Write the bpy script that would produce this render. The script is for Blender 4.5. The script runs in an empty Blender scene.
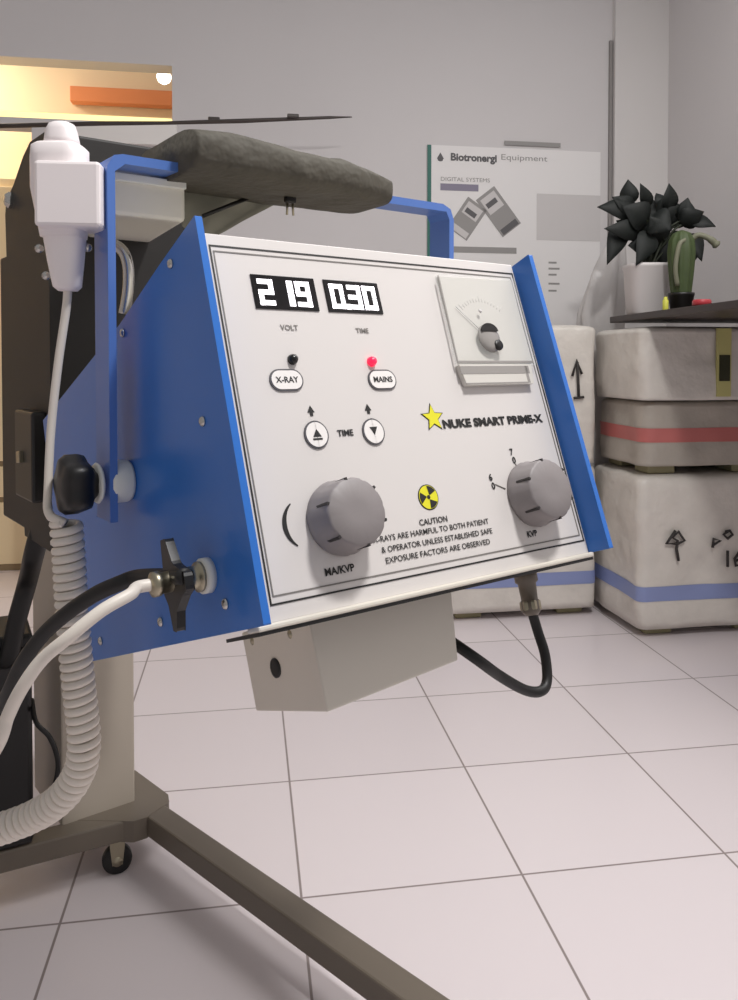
import bpy, bmesh, math, random
from mathutils import Vector, Matrix, noise
R = random.Random(7)
sc = bpy.context.scene
COL = sc.collection
V = Vector

# ------------------------------------------------------------------ camera
F, CX, CY, PITCH, EYE = 820.4, 381.1, 381.4, 0.0267, 0.94
cd = bpy.data.cameras.new('camera')
cam = bpy.data.objects.new('camera', cd); COL.objects.link(cam)
cam.location = (0, 0, EYE); cam.rotation_euler = (math.pi/2 - PITCH, 0, 0)
cd.sensor_fit = 'VERTICAL'; cd.sensor_height = 24; cd.lens = F/1000*24
cd.shift_x = (369 - CX)/1000; cd.shift_y = (CY - 500)/1000
cd.clip_start = 0.02
sc.camera = cam
sc.view_settings.view_transform = 'Standard'; sc.view_settings.look = 'None'
sc.view_settings.exposure = -0.08; sc.view_settings.gamma = 1; sc.view_settings.use_curve_mapping = False

def at(px, py, Y):
    """world point seen at a pixel, Y metres in front of the camera"""
    a, b = (px - CX)/F, (CY - py)/F
    r = V((a, math.cos(PITCH) + b*math.sin(PITCH), b*math.cos(PITCH) - math.sin(PITCH)))
    return V((0, 0, EYE)) + r*(Y/r.y)

# ------------------------------------------------------------------ materials
def s2l(c):
    return tuple(((x/255)/12.92 if x/255 <= .04045 else ((x/255+.055)/1.055)**2.4) for x in c) + (1,)
def mat(name, rgb, rough=.5, metal=0, noise_amt=0, nscale=30, bump=0, bscale=60, emit=0, trans=0, alpha=1, coat=0, spec=.5):
    m = bpy.data.materials.new(name); m.use_nodes = True
    nt = m.node_tree; b = nt.nodes['Principled BSDF']
    b.inputs['Base Color'].default_value = s2l(rgb)
    b.inputs['Roughness'].default_value = rough
    b.inputs['Metallic'].default_value = metal
    b.inputs['Specular IOR Level'].default_value = spec
    if coat: b.inputs['Coat Weight'].default_value = coat; b.inputs['Coat Roughness'].default_value = .1
    if trans: b.inputs['Transmission Weight'].default_value = trans
    if alpha < 1: b.inputs['Alpha'].default_value = alpha
    if emit:
        b.inputs['Emission Color'].default_value = s2l(rgb); b.inputs['Emission Strength'].default_value = emit
    tc = None
    if noise_amt:
        tc = nt.nodes.new('ShaderNodeTexCoord')
        n = nt.nodes.new('ShaderNodeTexNoise'); n.inputs['Scale'].default_value = nscale; n.inputs['Detail'].default_value = 4
        nt.links.new(tc.outputs['Object'], n.inputs['Vector'])
        mx = nt.nodes.new('ShaderNodeMix'); mx.data_type = 'RGBA'
        c = s2l(rgb)
        mx.inputs[6].default_value = tuple(max(0, x*(1-noise_amt)) for x in c[:3]) + (1,)
        mx.inputs[7].default_value = tuple(min(1, x*(1+noise_amt)) for x in c[:3]) + (1,)
        nt.links.new(n.outputs['Fac'], mx.inputs[0]); nt.links.new(mx.outputs[2], b.inputs['Base Color'])
    if bump:
        tc = tc or nt.nodes.new('ShaderNodeTexCoord')
        n2 = nt.nodes.new('ShaderNodeTexNoise'); n2.inputs['Scale'].default_value = bscale; n2.inputs['Detail'].default_value = 3
        nt.links.new(tc.outputs['Object'], n2.inputs['Vector'])
        bp = nt.nodes.new('ShaderNodeBump'); bp.inputs['Strength'].default_value = bump; bp.inputs['Distance'].default_value = .01
        nt.links.new(n2.outputs['Fac'], bp.inputs['Height']); nt.links.new(bp.outputs['Normal'], b.inputs['Normal'])
    return m

M = dict(
    panel=mat('panel_cream', (214, 209, 206), .35),
    shell=mat('shell_cream', (214, 208, 196), .45),
    blue=mat('blue_enamel', (46, 110, 194), .28, noise_amt=.04, nscale=8, spec=.45),
    yoke=mat('blue_yoke', (84, 120, 192), .35),
    print=mat('black_print', (28, 27, 27), .6),
    printgrey=mat('grey_print', (120, 116, 112), .6),
    key=mat('white_key', (236, 232, 229), .4),
    keyrim=mat('grey_key_rim', (84, 82, 86), .5),
    screen=mat('black_screen', (14, 13, 15), .2),
    digit=mat('white_led', (255, 252, 255), .5, emit=1.6),
    led_off=mat('black_led', (14, 14, 16), .25),
    led_red=mat('red_led', (255, 30, 70), .3, emit=1.1),
    knob=mat('grey_knob', (134, 128, 128), .5),
    knobslot=mat('black_slot', (40, 36, 36), .6),
    yellow=mat('yellow_print', (226, 220, 40), .5),
    chrome=mat('chrome', (196, 194, 190), .22, metal=1),
    nickel=mat('dull_nickel', (168, 160, 140), .35, metal=1),
    nylon=mat('white_nylon', (232, 232, 226), .4),
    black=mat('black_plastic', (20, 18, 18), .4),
    rubber=mat('black_rubber', (16, 15, 15), .5),
    meterface=mat('meter_face', (208, 204, 197), .5),
    acrylic=mat('clear_acrylic', (235, 238, 236), .06, alpha=.16),
    meterbar=mat('smoky_bar', (150, 146, 142), .25),
    jbox=mat('junction_grey', (220, 213, 202), .5, noise_amt=.03, nscale=10),
    column=mat('column_tan', (172, 162, 149), .45, noise_amt=.05, nscale=6),
    legm=mat('leg_olive_grey', (108, 99, 88), .4, noise_amt=.08, nscale=9),
    housing=mat('housing_black', (20, 16, 14), .55, noise_amt=.15, nscale=5),
    steel=mat('grey_steel', (228, 224, 214), .4),
    cover=mat('cover_greygreen', (78, 74, 65), .75, noise_amt=.25, nscale=14, bump=.8, bscale=30),
    flap=mat('flap_pale', (136, 134, 122), .7, noise_amt=.06, nscale=10),
    white=mat('white_plastic', (246, 238, 238), .38),
    cord=mat('white_cord', (224, 216, 206), .45),
    wrap=mat('white_wrap', (212, 206, 198), .38, noise_amt=.16, nscale=10, bump=.7, bscale=16),
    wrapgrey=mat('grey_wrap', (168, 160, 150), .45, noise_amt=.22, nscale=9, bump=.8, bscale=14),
    tapeblue=mat('tape_blue', (134, 146, 190), .4, noise_amt=.05, nscale=12),
    tapered=mat('tape_red', (186, 104, 100), .4, noise_amt=.08, nscale=12),
    tapeyel=mat('tape_yellow', (190, 184, 120), .4),
    labeldark=mat('label_dark', (40, 40, 12), .6),
    foot=mat('foot_khaki', (150, 144, 112), .7),
    marker=mat('marker_ink', (54, 50, 48), .7),
    poster=mat('poster_white', (230, 227, 226), .5),
    postergreen=mat('poster_green', (38, 104, 92), .5),
    postergrey=mat('poster_grey', (150, 147, 145), .6),
    posterdark=mat('poster_dark', (92, 90, 92), .6),
    posterlilac=mat('poster_lilac', (136, 130, 148), .6),
    posterpale=mat('poster_pale', (204, 200, 199), .6),
    counter=mat('counter_wood', (46, 32, 26), .4, noise_amt=.3, nscale=12),
    leaf=mat('leaf_dark', (15, 21, 18), .65, noise_amt=.3, nscale=20),
    stem=mat('stem_dark', (40, 46, 30), .6),
    pot=mat('pot_white', (214, 208, 206), .4),
    soil=mat('soil', (40, 30, 24), .9),
    cactus=mat('cactus_green', (66, 80, 44), .6, noise_amt=.25, nscale=30),
    cactusgrey=mat('cactus_pale', (120, 120, 100), .6),
    yellowtag=mat('tag_yellow', (206, 204, 80), .5),
    redlid=mat('red_plastic', (176, 52, 60), .4),
    bag=mat('white_bag', (206, 202, 200), .4, bump=.3, bscale=20),
    rail=mat('rail_dark', (66, 58, 54), .4),
    cream=mat('cream_wood', (246, 226, 186), .5),
    creamline=mat('cream_shadow_gap', (150, 130, 100), .6),
    orange=mat('orange_board', (232, 148, 98), .5),
    bulb=mat('warm_bulb', (255, 240, 214), .5, emit=6),
    strip=mat('lit_sill_glow', (255, 232, 160), .5, emit=1.2),
)

# ------------------------------------------------------------------ mesh helpers
class MB:
    def __init__(s): s.v = []; s.f = []; s.sm = []
    def add(s, verts, faces, smooth=False):
        o = len(s.v); s.v += [V(p) for p in verts]
        for f in faces: s.f.append([i+o for i in f]); s.sm.append(smooth)
        return s
    def box(s, lo, hi, fr=None):
        fr = fr or (lambda a, b, c: V((a, b, c)))
        x0, y0, z0 = lo; x1, y1, z1 = hi
        p = [fr(x, y, z) for z in (z0, z1) for x, y in ((x0, y0), (x1, y0), (x1, y1), (x0, y1))]
        return s.add(p, [(0,3,2,1),(4,5,6,7),(0,1,5,4),(1,2,6,5),(2,3,7,6),(3,0,4,7)])
    def hexa(s, p):   # bottom four, top four
        return s.add(p, [(0,3,2,1),(4,5,6,7),(0,1,5,4),(1,2,6,5),(2,3,7,6),(3,0,4,7)])
    def prism(s, poly, thick, smooth=False):
        """poly: world points of one face; thick: vector to the other face"""
        n = len(poly); t = V(thick)
        p = [V(a) for a in poly] + [V(a)+t for a in poly]
        fs = [tuple(range(n)), tuple(range(2*n-1, n-1, -1))]
        s.add(p, fs)
        s.add(p, [(i, (i+1) % n, n+(i+1) % n, n+i) for i in range(n)], smooth)
        return s
    def lathe(s, base, axis, prof, n=28, smooth=True, mod=None):
        """prof: (radius, height) along axis"""
        ax = V(axis).normalized(); a = ax.orthogonal().normalized(); b = ax.cross(a); base = V(base)
        o = []
        for r, h in prof:
            for k in range(n):
                t = 2*math.pi*k/n; rr = r*(mod(t, h) if mod else 1)
                o.append(base + ax*h + (a*math.cos(t) + b*math.sin(t))*rr)
        fs = []
        for i in range(len(prof)-1):
            for k in range(n):
                k2 = (k+1) % n; fs.append((i*n+k, i*n+k2, (i+1)*n+k2, (i+1)*n+k))
        fs.append(tuple(range(n-1, -1, -1))); fs.append(tuple((len(prof)-1)*n+k for k in range(n)))
        return s.add(o, fs, smooth)
    def tube(s, pts, r, n=10, cap=True):
        pts = [V(p) for p in pts]; rad = r if isinstance(r, (list, tuple)) else [r]*len(pts)
        o = []; prev = None
        for i, p in enumerate(pts):
            t = (pts[min(i+1, len(pts)-1)] - pts[max(i-1, 0)]).normalized()
            if prev is None: a = t.orthogonal().normalized()
            else:
                a = prev - t*prev.dot(t)
                a = a.normalized() if a.length > 1e-6 else t.orthogonal().normalized()
            prev = a; b = t.cross(a)
            for k in range(n):
                q = 2*math.pi*k/n; o.append(p + (a*math.cos(q)+b*math.sin(q))*rad[i])
        fs = []
        for i in range(len(pts)-1):
            for k in range(n):
                k2 = (k+1) % n; fs.append((i*n+k, i*n+k2, (i+1)*n+k2, (i+1)*n+k))
        if cap:
            fs.append(tuple(range(n-1, -1, -1))); fs.append(tuple((len(pts)-1)*n+k for k in range(n)))
        return s.add(o, fs, True)

WO = {}
def worigin(o): return WO.get(o.name, V((0, 0, 0)))
def obj(name, mb, m, parent=None, bevel=0, seg=2, base=True, kind=None, label=None):
    vs = mb.v
    lo = V([min(p[i] for p in vs) for i in range(3)]); hi = V([max(p[i] for p in vs) for i in range(3)])
    org = V(((lo.x+hi.x)/2, (lo.y+hi.y)/2, lo.z)) if base else (lo+hi)/2
    me = bpy.data.meshes.new(name)
    me.from_pydata([tuple(p-org) for p in vs], [], mb.f)
    for i, p in enumerate(me.polygons): p.use_smooth = mb.sm[i]
    bm = bmesh.new(); bm.from_mesh(me); bmesh.ops.recalc_face_normals(bm, faces=bm.faces); bm.to_mesh(me); bm.free()
    for x in (m if isinstance(m, list) else [m]): me.materials.append(x)
    o = bpy.data.objects.new(name, me); COL.objects.link(o)
    if bevel:
        b = o.modifiers.new('bevel', 'BEVEL'); b.width = bevel; b.segments = seg; b.limit_method = 'ANGLE'; b.angle_limit = math.radians(40)
    WO[o.name] = org
    if parent: o.parent = parent; o.location = org - worigin(parent)
    else: o.location = org
    if kind: o['kind'] = kind
    if label: o['label'] = label
    return o
def tag(o, label, cat, group=None, kind=None):
    o['label'] = label; o['category'] = cat
    if group: o['group'] = group
    if kind: o['kind'] = kind
    return o
def thing(name, label, cat, loc, group=None):
    o = bpy.data.objects.new(name, None); COL.objects.link(o); o.location = loc; o.empty_display_size = .05
    WO[o.name] = V(loc); return tag(o, label, cat, group)

FONTC = {}
def text_mb(mb, s, org, X, Yv, size, align='CENTER', width=None, bold=0, depth=.0004):
    """lettering as real mesh; X/Yv unit vectors in the plane, org = baseline anchor"""
    cu = bpy.data.curves.new('t', 'FONT'); cu.body = s; cu.size = 1; cu.align_x = align; cu.offset = bold; cu.resolution_u = 3
    to = bpy.data.objects.new('t', cu); COL.objects.link(to)
    bpy.context.view_layer.update()
    me = bpy.data.meshes.new_from_object(to.evaluated_get(bpy.context.evaluated_depsgraph_get()))
    xs = [v.co.x for v in me.vertices] or [0]
    w0 = max(xs)-min(xs)
    sx = size if not width else width/w0
    N = X.cross(Yv).normalized()
    o = [V(org) + X*(v.co.x*sx) + Yv*(v.co.y*size) + N*depth for v in me.vertices]
    mb.add(o, [tuple(p.vertices) for p in me.polygons])
    bpy.data.objects.remove(to); bpy.data.meshes.remove(me); bpy.data.curves.remove(cu)
    return mb

def catmull(pts, n=10):
    pts = [V(p) for p in pts]; P = [pts[0]*2-pts[1]] + pts + [pts[-1]*2-pts[-2]]; out = []
    for i in range(1, len(P)-2):
        for k in range(n):
            t = k/n; a, b, c, d = P[i-1:i+3]
            out.append(.5*((2*b)+(c-a)*t+(2*a-5*b+4*c-d)*t*t+(3*b-a-3*c+d)*t**3))
    out.append(pts[-1]); return out

# ------------------------------------------------------------------ setting
GA = 0.1627
FX = V((math.cos(GA), math.sin(GA), 0)); FY = V((-math.sin(GA), math.cos(GA), 0)); UZ = V((0, 0, 1))
G0 = V((-0.6655, 2.1356, 0)); TS = 0.40167
def room(a, b, z): return G0 + FX*a + FY*b + UZ*z           # room axes: along / across the tile rows

fm = bpy.data.materials.new('floor_tiles'); fm.use_nodes = True
nt = fm.node_tree; bs = nt.nodes['Principled BSDF']; L = nt.links
tc = nt.nodes.new('ShaderNodeNewGeometry'); mp = nt.nodes.new('ShaderNodeMapping'); mp.vector_type = 'TEXTURE'
mp.inputs['Location'].default_value = G0; mp.inputs['Rotation'].default_value = (0, 0, GA); mp.inputs['Scale'].default_value = (TS, TS, TS)
L.new(tc.outputs['Position'], mp.inputs['Vector'])
sp = nt.nodes.new('ShaderNodeSeparateXYZ'); L.new(mp.outputs['Vector'], sp.inputs[0])
def math_node(op, a, b=None, c=None):
    n = nt.nodes.new('ShaderNodeMath'); n.operation = op
    for i, x in enumerate((a, b, c)):
        if x is None: continue
        if isinstance(x, (int, float)): n.inputs[i].default_value = x
        else: L.new(x, n.inputs[i])
    return n.outputs[0]
dist = []
for ax in 'XY':
    a = math_node('ADD', sp.outputs[ax], 100.5); fr = math_node('FRACT', a); d = math_node('ABSOLUTE', math_node('SUBTRACT', fr, .5)); dist.append(d)
dm = math_node('MINIMUM', dist[0], dist[1])
mr = nt.nodes.new('ShaderNodeMapRange'); mr.inputs['From Min'].default_value = .0042; mr.inputs['From Max'].default_value = .0066
L.new(dm, mr.inputs['Value'])
fl = [nt.nodes.new('ShaderNodeMath') for _ in range(2)]
for n, ax in zip(fl, 'XY'): n.operation = 'FLOOR'; L.new(sp.outputs[ax], n.inputs[0])
cmb = nt.nodes.new('ShaderNodeCombineXYZ'); L.new(fl[0].outputs[0], cmb.inputs[0]); L.new(fl[1].outputs[0], cmb.inputs[1])
wn = nt.nodes.new('ShaderNodeTexWhiteNoise'); L.new(cmb.outputs[0], wn.inputs['Vector'])
m1 = nt.nodes.new('ShaderNodeMix'); m1.data_type = 'RGBA'
m1.inputs[6].default_value = s2l((221, 212, 214)); m1.inputs[7].default_value = s2l((226, 217, 219)); L.new(wn.outputs['Value'], m1.inputs[0])
m2 = nt.nodes.new('ShaderNodeMix'); m2.data_type = 'RGBA'; m2.inputs[6].default_value = s2l((146, 134, 132))
L.new(mr.outputs['Result'], m2.inputs[0]); L.new(m1.outputs[2], m2.inputs[7]); L.new(m2.outputs[2], bs.inputs['Base Color'])
bs.inputs['Roughness'].default_value = .28; bs.inputs['Specular IOR Level'].default_value = .35
wall_m = mat('wall_paint', (210, 206, 206), .7, noise_amt=.03, nscale=2)
ceil_m = mat('ceiling_paint', (226, 223, 220), .8)

BW = 1.20                                   # back wall line, across the tile rows
RW = 2.146                                   # right wall line, along the tile rows
def struct(name, mb, m, **k): return obj(name, mb, m, kind='structure', **k)
mb = MB(); mb.box((-4, -5.5, -.05), (4.5, 4.0, 0), room); struct('floor', mb, fm)
# back wall with a high opening and a tall opening into the warm room beyond
OX = 0.021                                 # right jamb of the high opening (room axis a)
OX2 = -0.515                                # right jamb of the tall opening
Z0, Z1 = 1.885, 2.118
mb = MB()
mb.box((OX, BW, 0), (RW+.12, BW+.1, 2.75), room)
mb.box((OX2, BW, 0), (OX, BW+.1, Z0), room)
mb.box((-3, BW, Z1), (OX, BW+.1, 2.75), room)
mb.box((-3, BW, Z0-.03), (OX2, BW+.1, Z0), room)
mb.box((-3, BW, 0), (-2.4, BW+.1, 2.75), room)
struct('wall_back', mb, wall_m)
mb = MB(); mb.box((RW, -2.5, 0), (RW+.12, BW, 2.75), room); struct('wall_right', mb, wall_m)
mb = MB(); mb.box((-2.5, -4.5, 0), (-2.4, BW, 2.75), room); struct('wall_left_blocker', mb, wall_m)  # out of view, added to keep ambient light out of the blue plate's reflection
mb = MB(); mb.box((-2.4, BW+1.0, 0), (.9, BW+1.1, 2.75), room); mb.box((.8, BW+.1, 0), (.9, BW+1.0, 2.75), room); mb.box((-2.5, BW+.1, 0), (-2.4, BW+1.1, 2.75), room)
struct('wall_beyond', mb, mat('warm_room_paint', (244, 226, 196), .7))
mb = MB(); mb.box((1.897, BW-.03, 0), (RW, BW, 2.75), room); struct('trim_1', mb, mat('pilaster_paint', (214, 210, 208), .7, noise_amt=.03, nscale=2))
mb = MB(); mb.box((1.880, BW-.012, .0), (1.893, BW, 2.33), room); struct('trim_2', mb, mat('conduit_grey', (140, 136, 134), .6))

mb = MB(); mb.box((-.385, BW-.025, 1.795), (.040, BW, 1.878), room); struct('trim_3', mb, mat('lit_sill_white', (240, 236, 232), .5))  # white board carries the brightness of the lit wall below the opening
# warm room fittings
t = obj('lit_sill_strip', MB().box((-2.3, BW+.02, Z0+.001), (OX-.004, BW+.06, Z0+.028), room), M['strip']); tag(t, 'glowing yellow strip for the lamplit sill of the high opening', 'light')  # lamplight on the sill is put in as an emissive strip
p = at(164, 77, 3.55)
mb = MB(); mb.lathe(p, UZ, [(.008, -.03), (.024, -.02), (.032, 0), (.024, .024), (.012, .03)], 16)
t = obj('light_bulb', mb, M['bulb']); tag(t, 'white glowing bulb at the upper right corner of the high opening', 'light')
obj('bulb_holder', MB().lathe(p+UZ*.03, UZ, [(.011, 0), (.011, .68)], 12), M['nylon'], t)
t = obj('wall_board', MB().box((-.557, BW+.93, 2.236), (.25, BW+.995, 2.312), room), M['orange'], bevel=.004); tag(t, 'orange board on the wall behind the high opening', 'board')
c = thing('storage_cabinet', 'cream drawer cabinet in warm light at the far left edge, behind the black column', 'cabinet', room(-1.2, BW+.5, 0))
mb = MB(); mb.box((-1.9, BW+.45, 0), (-.62, BW+.98, 1.74), room); obj('carcass', mb, M['cream'], c, bevel=.004)
for za, zb in ((.03, .305), (.33, .465), (.49, 1.70)):
    d = obj('drawer_front' if zb < .5 else 'cabinet_door', MB().box((-1.88, BW+.43, za), (-.64, BW+.449, zb), room), M['cream'], c, bevel=.003)
    obj('handle', MB().tube([room(-1.5, BW+.41, zb-.05), room(-1.0, BW+.41, zb-.05)], .008), M['creamline'], d)
    if zb < 1: obj('gap', MB().box((-1.9, BW+.445, zb), (-.62, BW+.4502, zb+.025), room), M['creamline'], c)
obj('plinth', MB().box((-1.9, BW+.44, .0), (-.62, BW+.4495, .028), room), M['creamline'], c)

# long dark rail on the back wall
t = thing('wall_rail', 'long thin dark rail across the back wall under the high opening', 'rail', at(240, 120, 3.0))
a, b = at(-40, 127, 3.05), at(352, 117, 3.22)
dirr = (b-a).normalized(); up = UZ
mb = MB(); mb.tube([a, a+dirr*.5, at(165, 123, 3.12), at(240, 121, 3.16), at(330, 117.5, 3.2), b], [.009, .009, .007, .009, .006, .002], 8); obj('rail', mb, M['rail'], t)
for px, py in ((214, 121.5), (293, 118.5)):
    p = at(px, py, 3.17)
    obj('rail_clip', MB().box((-.022, -.010, .002), (.022, .010, .016), lambda x, y, z, p=p: p+FX*x+FY*y+UZ*z), M['rail'], t, bevel=.003)

# ------------------------------------------------------------------ x-ray unit: frames
BL = V((-0.0902, 0.5784, 0.7493))
U = V((0.7913, 0.6115, -0.0018)).normalized(); D = V((-0.5754, 0.7436, -0.3407)); D = (D - U*D.dot(U)).normalized(); H = -U.cross(D) if U.cross(D).z < 0 else U.cross(D)
PW, PH, E = .3742, .3127, .0258
def W(u, d, h): return BL + U*u + D*d + H*h
def PN(u, y, e=0): return W(u, -e, PH - y)           # on the front panel: u right, y down, e outwards
DH = V((-.611, .791, 0)).normalized()                  # level, away from the panel
UH = V((.791, .611, 0)).normalized()

unit = thing('x_ray_unit', 'blue and cream mobile x-ray control unit on a wheeled grey stand', 'x-ray machine', (-.45, 1.55, 0))

# front panel
panel = obj('front_panel', MB().box((0, 0, 0), (PW, .004, PH), W), M['panel'], unit, bevel=.001)
obj('cabinet_body', MB().hexa([W(0, .006, .002), W(PW, .006, .002), W(PW, .42, .002), W(0, .42, .002), W(0, .006, .311), W(PW, .006, .311), W(PW, .42, .282), W(0, .42, .282)]), M['shell'], unit, bevel=.002)
obj('bottom_lip', MB().box((0, -.006, -.004), (PW, .012, .0006), W), M['shell'], unit, bevel=.0015)
obj('bottom_shadow_line', MB().box((.001, -.004, -.0068), (PW-.001, .05, -.0042), W), M['black'], unit)  # black strip paints in the shadow line under the panel lip
PLT = [(-E, 0), (.43, 0), (.43, .282), (.154, .294), (.05, .306), (-E, PH)]
for u0, u1 in ((-.006, 0), (PW, PW+.006)):
    s = obj('side_plate', MB().prism([W(u0, d, h) for d, h in PLT], U*(u1-u0)), M['blue'], unit, bevel=.0012)
    if u0 < 0:
        for d, h in ((.028, .2964), (.149, .283), (.0159, .158), (.0261, .0208), (.154, .0204), (.316, .0176)):
            mb = MB(); mb.lathe(W(-.006, d, h), -U, [(.0042, 0), (.0042, .001), (.003, .0024), (.0008, .003)], 14); obj('screw', mb, M['chrome'], s)

# printed border: two lines
def ring(u0, y0, u1, y1, t):
    mb = MB(); e0, e1 = .0001, .0005
    f = lambda a, b, c: PN(a, b, c)
    mb.box((u0, y0, e0), (u1, y0+t, e1), f); mb.box((u0, y1-t, e0), (u1, y1, e1), f)
    mb.box((u0, y0+t, e0), (u0+t, y1-t, e1), f); mb.box((u1-t, y0+t, e0), (u1, y1-t, e1), f); return mb
obj('border_line', ring(.0155, .0105, .3715, .3005, .0014), M['print'], panel)
obj('border_line', ring(.0185, .0155, .3672, .2945, .0011), M['printgrey'], panel)

def word(s, u, y, size, name='lettering', m='print', align='CENTER', width=None, bold=.02, par=None, depth=.0006):
    mb = text_mb(MB(), s, PN(u, y), U, H, size, align, width, bold, depth)
    return obj(name, mb, M[m], par or panel)

# displays with seven-segment digits
SEG = {'0': 'abcdef', '1': 'bc', '2': 'abged', '3': 'abgcd', '9': 'abcdfg'}
def digit(par, ch, u, y, w, h, t, e):
    mb = MB(); g = h/2; f = lambda a, b, c: PN(a, b, c)
    R_ = {'a': (0, 0, w, t), 'd': (0, h-t, w, h), 'g': (0, g-t/2, w, g+t/2), 'f': (0, 0, t, g), 'b': (w-t, 0, w, g), 'e': (0, g, t, h), 'c': (w-t, g, w, h)}
    i = .0004
    for k in SEG[ch]:
        a, b, c, d = R_[k]; mb.box((u+a+i, y+b+i, e), (u+c-i, y+d-i, e+.0006), f)
    if ch == '0' and u < .13:                                  # decimal point after the leading zero
        mb.box((u+w+.0004, y+h-t, e), (u+w+.0004+t*.8, y+h, e+.0006), f)
    return obj('digit', mb, M['digit'], par)
for u0, u1, chs in ((.0485, .111, ((.0530, '2'), (.0725, '1'), (.0895, '9'))), (.1205, .181, ((.1250, '0'), (.1440, '3'), (.1610, '0')))):
    dsp = obj('display', MB().box((u0, .0345, 0), (u1, .0655, .0012), PN), M['screen'], panel, bevel=.0005)
    for u, ch in chs: digit(dsp, ch, u, .0385, .0152, .0242, .0065 if ch == '1' else .0050, .00125)
word('VOLT', .077, .0838, .0068, m='printgrey'); word('TIME', .1526, .0846, .0066, m='printgrey')

# indicator lights
for u, y, m in ((.0739, .1101, 'led_off'), (.1552, .1119, 'led_red')):
    mb = MB(); mb.lathe(PN(u, y), -D, [(.0045, 0), (.0045, .002), (.0035, .0045), (.0012, .0058)], 18)
    o = obj('indicator_light', mb, M[m], panel); o['label'] = 'lit red indicator light' if m == 'led_red' else 'dark indicator light'
# pill buttons and round arrow buttons
def pill(u, y, w, h, e, n=12):
    r = h/2; pts = []
    for k in range(n+1):
        t = -math.pi/2 + math.pi*k/n; pts.append((u + w/2 - r + r*math.cos(t), y + r*math.sin(t)))
    for k in range(n+1):
        t = math.pi/2 + math.pi*k/n; pts.append((u - w/2 + r + r*math.cos(t), y + r*math.sin(t)))
    return [PN(a, b, e) for a, b in pts]
def button(u, y, w, h, s, size):
    b = obj('button', MB().prism(pill(u, y, w, h, 0), -D*.0012), M['keyrim'], panel)
    b2 = MB().prism(pill(u, y, w-.0028, h-.0028, .0011), -D*.0006)
    o = obj('button_face', b2, M['key'], panel)
    return b
button(.0646, .1278, .0315, .0188, 'X-RAY', .0)
button(.1628, .1289, .031, .0188, 'MAINS', .0)
word('X-RAY', .0646, .1302, .0072, bold=.02, depth=.002); word('MAINS', .1628, .1313, .0072, bold=.025, depth=.002)
for u, y, s in ((.083, .175, 1), (.1411, .1756, -1)):
    button(u, y, .0232, .0238, '', 0)
    tri = [(u-.004, y+.002*s), (u+.004, y+.002*s), (u, y-.0045*s)] if s > 0 else [(u-.004, y-.004), (u+.004, y-.004), (u, y+.003)]
    mb = MB().prism([PN(a, b, .0017) for a, b in tri], -D*.0004)
    if s > 0: mb.box((u-.0045, y+.0032, .0017), (u+.0045, y+.0046, .0021), PN)
    obj('arrow_mark', mb, M['print'], panel)
word('TIME', .1119, .1775, .0075, bold=.03)
for u, y, s in ((.0823, .1563, 1), (.1405, .1568, 1)):          # small printed arrows
    mb = MB()
    if s > 0: mb.prism([PN(a, b, .0002) for a, b in ((u-.0034, y-.0005), (u+.0034, y-.0005), (u, y-.0062))], -D*.0004); mb.box((u-.0013, y-.0005, .0002), (u+.0015, y+.0026, .0006), PN)
    obj('printed_arrow', mb, M['print'], panel)

# star emblem and model lettering
def star(u, y, r, ri, e, dd):
    return MB().prism([PN(u + (r if k % 2 == 0 else ri)*math.sin(math.pi*k/5), y - (r if k % 2 == 0 else ri)*math.cos(math.pi*k/5), e) for k in range(10)], -D*dd)
obj('star_outline', star(.2118, .1662, .0142, .0062, .0001, .0003), M['print'], panel)
obj('star_emblem', star(.2118, .1662, .0122, .0053, .0005, .0004), M['yellow'], panel)
word('NUKE SMART PRIME-X', .2215, .1765, .0108, align='LEFT', width=.136, bold=.05)
# radiation symbol
mb = MB().prism(pill(.1855, .2372, .0226, .0226, .0001, 16), -D*.0003); obj('radiation_rim', mb, M['print'], panel)
mb = MB().prism(pill(.1855, .2372, .0208, .0208, .0004, 16), -D*.0003); obj('radiation_disc', mb, M['yellow'], panel)
mb = MB()
for k in range(3):
    a0 = math.radians(60 + 120*k); pts = [(.1855 + .0022*math.cos(a0-.2), .2372 - .0022*math.sin(a0-.2))]
    for j in range(7):
        a = a0 - .52 + 1.04*j/6; pts.append((.1855 + .0098*math.cos(a), .2372 - .0098*math.sin(a)))
    mb.prism([PN(a, b, .0008) for a, b in pts], -D*.0003)
mb.prism(pill(.1855, .2372, .0036, .0036, .0008, 8), -D*.0003)
obj('radiation_symbol', mb, M['print'], panel)
word('CAUTION', .1853, .2603, .0072, bold=.015)
word('X-RAYS ARE HARMFUL TO BOTH PATIENT', .1835, .2682, .0068, width=.132, bold=.01)
word('& OPERATOR UNLESS ESTABLISHED SAFE', .1875, .2772, .0068, width=.127, bold=.01)
word('EXPOSURE FACTORS ARE OBSERVED', .1855, .2862, .0068, width=.119, bold=.01)
word('MA/KVP', .0802, .2868, .008, bold=.03); word('KVP', .301, .2868, .0078, bold=.03)
# curved scale wedge beside the large knob
mb = MB(); out = []; inn = []
for k in range(17):
    t = k/16; a = math.radians(118 + 124*t); rr = .0188; th = .0008 + .0030*math.sin(math.pi*t)
    out.append((.0560 + rr*math.cos(a), .2445 - rr*math.sin(a))); inn.append((.0560 + (rr-th)*math.cos(a), .2445 - (rr-th)*math.sin(a)))
mb.prism([PN(a, b, .0002) for a, b in out + inn[::-1]], -D*.0004); obj('scale_arc', mb, M['print'], panel)
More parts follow.
